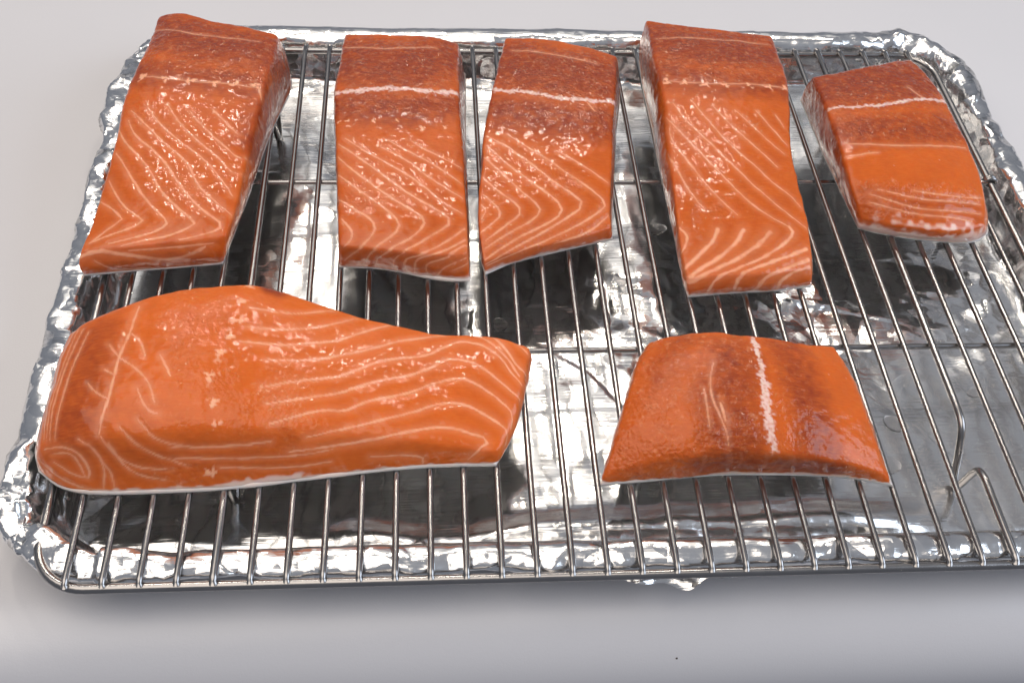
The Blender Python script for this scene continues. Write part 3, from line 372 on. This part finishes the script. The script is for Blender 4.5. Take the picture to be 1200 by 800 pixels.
def juice_material():
    m, N, L, P = mat('clear_juice')
    vec = N.new('ShaderNodeTexCoord').outputs['Object']
    L.new(mixc(N, L, noise_(N, L, vec, 60), (1., .97, .94), (.98, .95, .92)), P.inputs['Base Color'])
    P.inputs['Transmission Weight'].default_value = 1; P.inputs['IOR'].default_value = 1.34; P.inputs['Roughness'].default_value = .03
    return m
def skin_material():
    m, N, L, P = mat('salmon_skin')
    tcn = N.new('ShaderNodeTexCoord').outputs['Object']; sz = N.new('ShaderNodeSeparateXYZ'); L.new(tcn, sz.inputs[0])
    n = noise_(N, L, tcn, 180, 3.)
    t = math_(N, L, 'ADD', math_(N, L, 'MULTIPLY', sz.outputs[2], 420.), math_(N, L, 'MULTIPLY', math_(N, L, 'SUBTRACT', n, .5), 1.1), clamp=True)
    c = mixc(N, L, t, mixc(N, L, n, (.48, .48, .48), (.70, .70, .69)), (.78, .60, .52))         # silver below, pale fat line above
    L.new(c, P.inputs['Base Color']); P.inputs['Roughness'].default_value = .28; P.inputs['Coat Weight'].default_value = .6
    P.inputs['Coat Roughness'].default_value = .06; P.inputs['Subsurface Weight'].default_value = .1; P.inputs['Subsurface Scale'].default_value = .002
    return m
def crumb_material():
    m, N, L, P = mat('dark_crumb')
    vec = N.new('ShaderNodeTexCoord').outputs['Object']
    L.new(mixc(N, L, noise_(N, L, vec, 2000), (.03, .025, .02), (.08, .06, .05)), P.inputs['Base Color'])
    return m
M = dict(salmon=salmon_material(), foil=foil_material(), steel=steel_material('rack_wire_steel', (.36, .345, .34), .18),
         pan=steel_material('pan_steel', (.62, .61, .60), .34), counter=counter_material(), juice=juice_material(), skin=skin_material(), crumb=crumb_material())

# ---------------------------------------------------------------- object helpers
def mesh_obj(name, V, F, m, parent=None, smooth=True, origin=(0, 0, 0)):
    """V in centimetres (absolute); the object's origin is placed at 'origin' (centimetres)."""
    V = np.asarray(V, float); o = np.asarray(origin, float)
    me = bpy.data.meshes.new(name)
    co_ = ((V-o)*.01).astype(np.float32)
    if isinstance(F, tuple): quads, extra = F
    elif isinstance(F, np.ndarray): quads, extra = F, []
    else: quads, extra = np.zeros((0, 4), int), F
    flat = np.concatenate([quads.ravel()]+[np.array(f) for f in extra]).astype(np.int32)
    sizes = np.r_[np.full(len(quads), 4), [len(f) for f in extra]].astype(np.int32)
    me.vertices.add(len(V)); me.vertices.foreach_set('co', co_.ravel())
    me.loops.add(len(flat)); me.loops.foreach_set('vertex_index', flat)
    me.polygons.add(len(sizes)); me.polygons.foreach_set('loop_start', np.r_[0, np.cumsum(sizes)[:-1]].astype(np.int32))
    me.update(calc_edges=True); me.validate()
    me.materials.append(m)
    if smooth: me.shade_smooth()
    ob = bpy.data.objects.new(name, me); col.objects.link(ob)
    if parent is None: ob.location = cm(*o)
    else:
        ob.parent = parent; ob.location = cm(*o)-parent.location
    return ob
def empty(name, loc):
    o = bpy.data.objects.new(name, None); o.empty_display_size = .02; col.objects.link(o); o.location = cm(*loc); return o
def tag(o, label, cat, group=None):
    o['label'] = label; o['category'] = cat
    if group: o['group'] = group
    return o
def tube(path, r, n=12, closed=False):
    P = np.asarray(path, float); k = len(P)
    T = np.roll(P, -1, 0)-np.roll(P, 1, 0) if closed else np.gradient(P, axis=0)
    T /= np.linalg.norm(T, axis=1)[:, None]
    ref = np.array([0, 0, 1.]); A = []
    prev = np.cross(T[0], ref)
    if np.linalg.norm(prev) < 1e-3: prev = np.cross(T[0], [1., 0, 0])
    for t in T:
        prev = prev-t*(prev@t); prev /= np.linalg.norm(prev); A.append(prev.copy())
    A = np.array(A); Bn = np.cross(T, A)
    R = np.full(k, r) if np.isscalar(r) else np.asarray(r)
    ang = np.linspace(0, 2*math.pi, n, endpoint=False)
    V = (P[:, None]+R[:, None, None]*(A[:, None]*np.cos(ang)[None, :, None]+Bn[:, None]*np.sin(ang)[None, :, None])).reshape(-1, 3)
    i = np.arange(k if closed else k-1)[:, None]*n; j = np.arange(n)[None]; jn = (j+1) % n; i2 = (i+n) % (k*n)
    F = np.stack([i+j, i2+j, i2+jn, i+jn], -1).reshape(-1, 4)[:, ::-1].tolist()
    if not closed: F += [list(range(n)), list(range((k-1)*n, k*n))[::-1]]
    return V, F
def smooth_path(P, n):
    P = np.asarray(P, float)
    for _ in range(3):
        Q = [P[0]]
        for a, b in zip(P[:-1], P[1:]): Q += [a*.75+b*.25, a*.25+b*.75]
        P = np.array(Q+[P[-1]])
    return resample(P, n)

# ---------------------------------------------------------------- counter: flat top with a rolled front edge
X = np.linspace(-70, 110, 61)
prof = [(95, -2.8)]+[(y, -2.8) for y in (60, 40, 20, 8, 4, 2, 1.2)]
R_, yc = 3.2, .9
for k in range(0, 19):
    t = math.radians(k*5); prof.append((yc-R_*math.sin(t), -2.8-R_*(1-math.cos(t))))
prof += [(yc-R_, -2.8-R_-1.2), (yc-R_+.5, -2.8-R_-1.4), (yc+3, -2.8-R_-1.4)]
prof = np.array(prof); V = np.array([(x, y, z) for (y, z) in prof for x in X]); nx = len(X)
F = [(i*nx+j, i*nx+j+1, (i+1)*nx+j+1, (i+1)*nx+j) for i in range(len(prof)-1) for j in range(nx-1)]
F = [f[::-1] for f in F]
co = mesh_obj('counter', V, F, M['counter']); co['kind'] = 'structure'

# ---------------------------------------------------------------- sheet pan wrapped in foil
PX0, PX1, PY0, PY1, PR = -2.0, 44.2, .28, 34.1, 4.2
def rr_loop(d, nlong, nshort, nc):
    x0, x1, y0, y1 = PX0+d, PX1-d, PY0+d, PY1-d; r = max(PR-d, .4); P = []
    def arc(cx, cy, a0):
        for k in range(nc): t = math.radians(a0+90*k/nc); P.append((cx+r*math.cos(t), cy+r*math.sin(t)))
    for k in range(nlong): P.append((x0+r+(x1-x0-2*r)*k/nlong, y0))
    arc(x1-r, y0+r, -90)
    for k in range(nshort): P.append((x1, y0+r+(y1-y0-2*r)*k/nshort))
    arc(x1-r, y1-r, 0)
    for k in range(nlong): P.append((x1-r-(x1-x0-2*r)*k/nlong, y1))
    arc(x0+r, y1-r, 90)
    for k in range(nshort): P.append((x0, y1-r-(y1-y0-2*r)*k/nshort))
    arc(x0+r, y0+r, 180)
    return np.array(P)
def smooth01(x, a, b): t = np.clip((x-a)/(b-a), 0, 1); return t*t*(3-2*t)
def foil_shell(thick):
    prof = resample([(.72, -1.0), (.3, -.92), (.02, -.68), (.0, -.42), (.12, -.24), (.4, -.14), (.8, -.12), (1.15, -.22), (1.4, -.6), (1.6, -1.3), (1.8, -2.0), (1.98, -2.4), (2.25, -2.5), (2.6, -2.5)], 76)
    NL, NS_, NC = 430, 305, 50
    loops = [np.c_[rr_loop(d, NL, NS_, NC), np.full(2*(NL+NS_)+4*NC, z)] for d, z in prof]
    last = loops[-1]; mid = last.copy()
    cx, cy, hx = (PX0+PX1)/2, (PY0+PY1)/2, (PX1-PX0-(PY1-PY0))/2
    mid[:, 0] = np.clip(mid[:, 0], cx-hx, cx+hx); mid[:, 1] = cy
    for k in range(1, 106):
        s = k/105; loops.append(last*(1-s)+mid*s)
    n = len(last); V = np.concatenate(loops); k = len(loops)
    i = np.arange(k-1)[:, None]*n; j = np.arange(n)[None]; jn = (j+1) % n
    F = np.stack([i+j, i+jn, i+n+jn, i+n+j], -1).reshape(-1, 4)
    N = vertex_normals(V, F)
    inset = np.minimum(np.minimum(V[:, 0]-PX0, PX1-V[:, 0]), np.minimum(V[:, 1]-PY0, PY1-V[:, 1]))
    rim = 1-smooth01(V[:, 2], -.2, -2.2)*0-smooth01(inset, 1.1, 2.2)
    floor = smooth01(inset, 1.6, 2.6)
    left = 1-smooth01(V[:, 0], 0, 3); right = smooth01(V[:, 0], 39, 42); back = smooth01(V[:, 1], 31, 33); front = 1-smooth01(V[:, 1], 0, 2.2)
    cornr = np.exp(-(np.hypot(V[:, 0]-42.3, V[:, 1]-33)/4.5)**2)+.8*np.exp(-(np.hypot(V[:, 0]+1, V[:, 1]-1)/6.)**2)
    amp = np.clip(.75*left+.40*right+.14*back+.42*front+.40*cornr, .1, .75)
    # sheet coordinates: along the rim and across it
    along = np.tile(np.r_[0, np.cumsum(np.linalg.norm(np.diff(loops[5][:, :2], axis=0), axis=1))], k)
    across = np.repeat(np.arange(k)*.085, n)
    wx, wy = along+.3*noise3(V, .6, 91), across+.3*noise3(V, .6, 92)
    D = np.zeros(len(V))
    def on(mask, fn):                                    # evaluate a relief only where it shows
        i = np.nonzero(mask > 1e-3)[0]; D[i] += mask[i]*fn(i)
    on(rim, lambda i: amp[i]*((.35+.65*smooth01(noise3(V[i], .22, 93), -.5, .3))*(.26*fold(wx[i], wy[i]*.8, .45, 101)+.54*fold(wx[i], wy[i]*.9, .8, 111)+.30*fold(wx[i], wy[i], 2.2, 121))-.03)
       + .05*fold(wx[i]*.25, wy[i], .9, 131)+.05*noise3(V[i], .4, 94))
    wall = (1-floor)*(1-np.clip(rim, 0, 1))
    on(wall, lambda i: .30*fold(wx[i], wy[i]*.5, .35, 141)+.20*fold(wx[i], wy[i], 1.0, 151)+.05*noise3(V[i], .35, 3))
    # the floor: long soft waves, creases, a badly wrinkled patch towards the right back
    def floor_relief(i):
        v = V[i]; x, y = v[:, 0], v[:, 1]
        X_, Y_ = x+.6*noise3(v, .3, 95), y+.6*noise3(v, .3, 96)
        patch = np.exp(-(((x-35)/7.)**2+((y-15)/3.2)**2))+.6*np.exp(-(((x-23)/5.)**2+((y-13.5)/2.8)**2))+.5*np.exp(-(((x-20)/14.)**2+((y-3)/1.8)**2))+.5*np.exp(-(((x-2)/3.)**2+((y-6)/6.)**2))
        still = .25+.75*smooth01(noise3(v, .13, 97), -.45, .35)
        ridge = np.exp(-((y-3.0+.5*noise3(v*np.array([1, 0, 0]), .2, 61))/.75)**2)*smooth01(x, 6, 12)*(1-smooth01(x, 30, 36))*(.8+.4*noise3(v*np.array([1, 0, 0]), .35, 62))
        fl = .50*ridge+.20*noise3(v, .11, 31)+.05*noise3(v, .27, 32)+still*(.11*fold(X_, Y_, .16, 161)+.075*fold(X_, Y_, .45, 171)+.045*fold(X_, Y_, 1.3, 175))
        return fl+patch*(.34*fold(X_*.45, Y_, .5, 181)+.20*fold(X_*.7, Y_, 1.2, 191))
    on(floor, floor_relief)
    x, y = V[:, 0], V[:, 1]
    patch = np.exp(-(((x-35)/7.)**2+((y-15)/3.2)**2))+.7*np.exp(-(((x-23)/5.)**2+((y-13.5)/2.8)**2))+.5*np.exp(-(((x-20)/14.)**2+((y-2.6)/1.3)**2))
    crush = np.clip(rim*(.16+.95*amp)*(.55+.55*smooth01(noise3(V, .28, 98), -.35, .4))+wall*.42+floor*(.05+.32*patch+.10*smooth01(noise3(V, .18, 99), 0, .6)), 0, 1)
    V = V+N*D[:, None]
    # ragged hem
    hem = np.arange(k)[:, None].repeat(n, 1).ravel() < 8
    V[:, 2] += np.where(hem, .2*noise3(V*np.array([1, 1, 0]), .7, 51), 0)
    V[:, 2] = np.maximum(V[:, 2], -2.72)
    return V, F, crush
pan = empty('sheet_pan', (21, 17, -2.8)); tag(pan, 'large rimmed baking tray wrapped in crumpled aluminium foil on the counter', 'baking tray')
V, F, crush = foil_shell(0); FOIL_POINTS = V
fo = mesh_obj('foil_lining', V, F, M['foil'], pan)
fo.data.attributes.new('crush', 'FLOAT', 'POINT').data.foreach_set('value', crush.astype(np.float32))
# the pan's own body under the foil
loops = []; 
for d, z in [(.72, -.5), (.85, -.9), (1.2, -1.7), (1.5, -2.5), (1.9, -2.74), (2.6, -2.79), (8, -2.79)]:
    loops.append(np.c_[rr_loop(d, 40, 30, 10), np.full(180, z)])
V = np.concatenate(loops); n = 180
F = [(i*n+j, (i+1)*n+j, (i+1)*n+(j+1) % n, i*n+(j+1) % n) for i in range(len(loops)-1) for j in range(n)]+[tuple(range((len(loops)-1)*n, len(loops)*n))]
mesh_obj('pan_body', V, F, M['pan'], pan)
# a loose tongue of foil sticking out at the front
U = np.linspace(0, 1, 60); W = np.linspace(0, 1, 14)
fv = []
for w in W:
    for u in U:
        out = .48*min(u/.62, (1-u)/.38)+.10*math.sin(u*23)*u*(1-u)*4
        x = 19.4+6.4*u; y = .35-out*w*1.25; z = -.80-.18*w+.05*math.sin(u*9+1)*w
        fv.append((x, y, z))
fv = np.array(fv); fv[:, 2] += .55*fold(fv[:, 0], fv[:, 1], .9, 77)*np.clip((.35-fv[:, 1])*2, 0, 1)
F = [(i*60+j, i*60+j+1, (i+1)*60+j+1, (i+1)*60+j) for i in range(13) for j in range(59)]
ft = mesh_obj('foil_tongue', fv, F, M['foil'], pan, origin=(22, -.3, -.6))
ft.data.attributes.new('crush', 'FLOAT', 'POINT').data.foreach_set('value', np.full(len(fv), .5, np.float32))

# ---------------------------------------------------------------- wire rack
rack = empty('cooling_rack', (21, 16, -2.5)); tag(rack, 'steel wire cooling rack standing in the foil lined tray', 'cooling rack')
PITCH, DEPTH, NB = 1.27, 31.8, 32
W_ = PITCH*(NB+1)
def frame_path(r=1.9, nc=12):
    P = []
    for cx, cy, a0 in ((W_-r, r, -90), (W_-r, DEPTH-r, 0), (r, DEPTH-r, 90), (r, r, 180)):
        for k in range(nc+1): t = math.radians(a0+90*k/nc); P.append((cx+r*math.cos(t), cy+r*math.sin(t), -.30))
    return P
V, F = tube(frame_path(), .185, 14, True); mesh_obj('outer_frame', V, F, M['steel'], rack)
def bar_path(thick):
    if not thick:
        return np.array([(0, -.02, -.14), (0, .03, -.05), (0, .25, 0)]+[(0, y, 0) for y in np.linspace(1, DEPTH-1, 12)]+[(0, DEPTH-.2, 0), (0, DEPTH+.06, -.06)])
    front = [(0, -.02, -.14), (0, .03, -.05), (0, .25, 0), (0, 3.3, 0)]
    foot = smooth_path([(0, 3.3, 0), (0, 3.75, .0), (0, 4.25, -.25), (0, 4.5, -1.6), (0, 4.65, -2.2), (0, 4.85, -2.36), (0, 5.1, -2.15), (0, 5.6, -1.1), (0, 6.2, -.15), (0, 6.8, 0), (0, 7.4, 0)], 40)
    back = foot.copy(); back[:, 1] = DEPTH-back[:, 1]; back = back[::-1]
    return np.concatenate([front[:-1], foot, [(0, 16, 0)], back, [(0, DEPTH-.2, 0), (0, DEPTH+.06, -.06)]])
thin_me = thick_me = None
for k in range(NB):
    thick = k in (4, 27); x = PITCH*(k+1)
    src = thick_me if thick else thin_me
    if src is None:
        V, F = tube(bar_path(thick), 0.16 if thick else .127, 10)
        ob = mesh_obj('wire', V+np.array([x, 0, 0]), F, M['steel'], rack, origin=(x, 0, 0))
        if thick: thick_me = ob
        else: thin_me = ob
    else:
        ob = src.copy(); col.objects.link(ob); ob.parent = rack; ob.location = cm(x, 0, 0)-rack.location
    if thick: ob.name = 'footed_wire'
for y in (DEPTH/3, 2*DEPTH/3):
    V, F = tube([(xx, y, -.27) for xx in np.linspace(-.05, W_+.05, 20)], .125, 10)
    cb = mesh_obj('cross_wire', V, F, M['steel'], rack)
    for xe in (0, W_):
        t = np.linspace(0, 1, 44); ang = t*2*math.pi*1.9
        P = np.stack([xe+.30*np.cos(ang), y-.05+.24*t, -.30+.30*np.sin(ang)], 1)
        V, F = tube(P, .10, 8); ob = mesh_obj('wire_loop', V, F, M['steel'], rack)

# ---------------------------------------------------------------- the salmon
def build_fillet(key, name, label, cell=.052):
    p = FILLETS[key]; seed = int(key[1])*101
    V, F, cap = fillet_mesh(p, cell)
    N = vertex_normals(V, F)
    big = fbm(V, .55, 3, seed); fine = fbm(V, 3.0, 3, seed+9)
    edge = V[:, 2] > .25
    V = V+N*(.045*big+.013*fine)[:, None]*edge[:, None]
    nz = np.stack([noise3(V, 2.2, seed+k) for k in (21, 22, 23)], 1)
    nf = np.stack([noise3(V, 7., seed+k) for k in (31, 32, 33)], 1)
    Pw = V+.014*nz+.006*nf                                # wobble, so that fat seams are not ruler-drawn
    fat = np.zeros(len(V)); wide = fat.copy(); dark = fat+dict(p6=.06, p7=.22, p5=.2).get(key, .27); rough = fat.copy(); skin = fat.copy()
    thr = noise3(V, 4., seed+41); n8 = noise3(V, 13., seed+43)
    for w, Ls in p['fat']:
        d, arc = polydist(Pw, resample(Ls, max(8, len(Ls)*3)) if len(Ls) > 2 else Ls, w*3+.4, N)
        ww = max(w*.57, .052)*(1+.4*thr)
        taper = .45+.55*np.minimum(1, 5*np.minimum(arc+.03, 1.03-arc)) if w < .16 else 1
        if w >= .26:                                      # broad white band, torn edges
            ww = ww*.85*(1+.7*nf[:, 0]+.5*n8)
            skin = np.maximum(skin, (1-smooth01(d, ww*.4, ww*1.15))*np.clip(.8+.5*n8, .3, .9)); continue
        a = 1-smooth01(d, ww*taper*.30, ww*taper*1.25)
        fade = np.clip(.92+.28*nz[:, 1]+.15*nf[:, 2], .6, 1)
        fat = np.maximum(fat, np.maximum(a*min(1, .55+w*3)*fade, .20*np.exp(-(d/(w*1.5+.05))**2))); wide = np.maximum(wide, np.exp(-(d/(w*1.1+.06))**2))
    for r, c_ in p['stars']:
        q = V-np.array(c_); q = q-.9*N*np.einsum('ij,ij->i', q, N)[:, None]; ang = np.arctan2(q[:, 1], q[:, 0]); d = np.linalg.norm(q, axis=1)
        ph = float(hash3(np.array([int(c_[0]*50)]), np.array([3]), np.array([1]), 5)[0])*3
        rr = r*(.38+.75*np.abs(np.cos(ang*1.5+ph))**4+.45*np.abs(np.cos(ang*1+ph*2))**6+.7*nf[:, 1]+.4*n8); rr = np.maximum(rr, r*.12)
        fat = np.maximum(fat, 1-smooth01(d, rr*.5, rr*1.1))
    for w, s, Ls in p['dark']:
        d, _ = polydist(V, Ls, w*1.6); dark = np.maximum(dark, s*np.exp(-(d/(w*.85))**2.6)*(1+.25*thr))
    for w, s, Ls in p['rough']:
        d, _ = polydist(V, Ls, w+1); rough = np.maximum(rough, s*(1-smooth01(d+.25*nz[:, 0]+.12*thr, w*.55, w*1.0)))
    for w, Ls in p['skin']:
        d, _ = polydist(V, resample(Ls, 24), w*3, N); skin = np.maximum(skin, (1-smooth01(d*(1+.5*thr), w*.45, w*1.1))*.85)
    # cut walls: faint seams running down them
    wallness = (1-smooth01(np.abs(N[:, 2]), .25, .6))*(V[:, 2] > .3)
    s_ = np.stack([(V[:, 0]+V[:, 1])*1., V[:, 2]*.10, V[:, 0]*0], 1)+.10*nz
    st = noise3(s_, 5.5, seed+61)
    fat = np.maximum(fat, wallness*smooth01(st, .30, .75)*.12*(1-smooth01(fat, .1, .4)))
    under = 1-smooth01(V[:, 2]+.05*thr, .14, .24)
    V = V+N*(.022*wide*(p.get('groove', -1)))[:, None]*edge[:, None]+N*(.008*rough*noise3(V, 5.5, seed+71))[:, None]
    o = np.array([V[:, 0].mean(), V[:, 1].mean(), .12])
    faces = (F, [cap[::-1]])
    ob = mesh_obj(name, V, faces, M['salmon'], None, True, o)
    at = ob.data.attributes.new('flesh', 'FLOAT_COLOR', 'POINT')
    at.data.foreach_set('color', np.stack([fat, np.clip(rough, 0, 1), np.clip(dark, 0, 1), skin], 1).astype(np.float32).ravel())
    au = ob.data.attributes.new('under', 'FLOAT', 'POINT'); au.data.foreach_set('value', under.astype(np.float32))
    # the skin side: a thin silvery sheet under the flesh, showing as a rim
    q = V[cap-len(cap)].copy(); cen = q.mean(0); dirn = q-cen; dirn[:, 2] = 0; dirn /= np.linalg.norm(dirn, axis=1)[:, None]
    wob = noise3(q, 1.6, seed+81)[:, None]; n = len(q); rings = []
    for outset, z in ((-.10, .27), (.022, .235), (.045, .17), (.03, .115), (-.1, .10)):
        r_ = q+dirn*(outset+.02*wob); r_[:, 2] = z+.03*wob[:, 0]*(z > .15); rings.append(r_)
    j = np.arange(n); SF = np.concatenate([np.stack([k*n+j, k*n+(j+1) % n, (k+1)*n+(j+1) % n, (k+1)*n+j], 1) for k in range(4)])
    mesh_obj('skin', np.concatenate(rings), (SF, [np.arange(4*n, 5*n)[::-1]]), M['skin'], ob, True, o)
    tag(ob, label, 'salmon', 'raw salmon portions on the rack')
    return ob
for key, label in (
    ('p1', 'long thick raw salmon portion at back left, closest to the crumpled left rim'),
    ('p2', 'rectangular raw salmon portion with white band, left one of the two middle back pieces'),
    ('p3', 'raw salmon portion with white band, right one of the two middle back pieces'),
    ('p4', 'longest raw salmon strip with bold pale chevrons at its front end'),
    ('p5', 'short smooth reddish raw salmon chunk near the back right corner of the rack'),
    ('p6', 'largest raw salmon piece lying lengthwise at front left, thick end left, tail end right'),
    ('p7', 'trapezoid raw salmon piece with one wide white stripe, at front right')):
    build_fillet(key, 'salmon_fillet', label)

# ---------------------------------------------------------------- drops of juice on the foil and a crumb on the counter
foilV = FOIL_POINTS
def drop(x, y, rx, ry, h, label):
    """A thin puddle that follows the foil under it and swells to a rounded rim."""
    n, m = 28, 8; near = foilV[np.hypot(foilV[:, 0]-x, foilV[:, 1]-y) < max(rx, ry)+.6]; V = []
    for k in range(m):
        s = 1-k/m
        for j in range(n):
            a_ = 2*math.pi*j/n; rr_ = s*(1+.10*math.sin(2*a_+x)+.06*math.sin(3*a_+y))
            px_, py_ = x+rx*rr_*math.cos(a_), y+ry*rr_*math.sin(a_)
            q = np.hypot(near[:, 0]-px_, near[:, 1]-py_); i = np.argsort(q)[:5]
            V.append((px_, py_, near[i, 2].mean()-.015+(h+.015)*(1-s**6)))
    F = [(k*n+j, k*n+(j+1) % n, (k+1)*n+(j+1) % n, (k+1)*n+j) for k in range(m-1) for j in range(n)]+[tuple(range((m-1)*n, m*n))]
    base = len(V); V += [(vx, vy, vz-.03) for vx, vy, vz in V[:n]]
    F += [(base+j, base+(j+1) % n, (j+1) % n, j) for j in range(n)]+[tuple(range(base, base+n))[::-1]]
    tag(mesh_obj('juice_drop', V, F, M['juice'], None, True, (x, y, V[0][2])), label, 'drop', 'clear juice drops on the foil')
for d_ in DROPS: drop(*d_)
rng = np.random.default_rng(3); t = np.linspace(0, 2*math.pi, 9)[:-1]
cx, cy = CRUMB; cz = -2.8-R_*(1-math.sqrt(max(0, 1-((yc-cy)/R_)**2)))
V = [(cx+.06*math.cos(a_)*rng.uniform(.7, 1.2), cy+.03*math.sin(a_)*rng.uniform(.7, 1.2), cz-.05) for a_ in t]+[(cx+.035*math.cos(a_), cy+.02*math.sin(a_), cz+.03+rng.uniform(-.02, .02)) for a_ in t]
F = [(j, (j+1) % 8, 8+(j+1) % 8, 8+j) for j in range(8)]+[tuple(range(8, 16))]
tag(mesh_obj('crumb', V, F, M['crumb'], None, False, (cx, cy, cz)), 'tiny dark crumb on the rolled front edge of the counter', 'crumb')
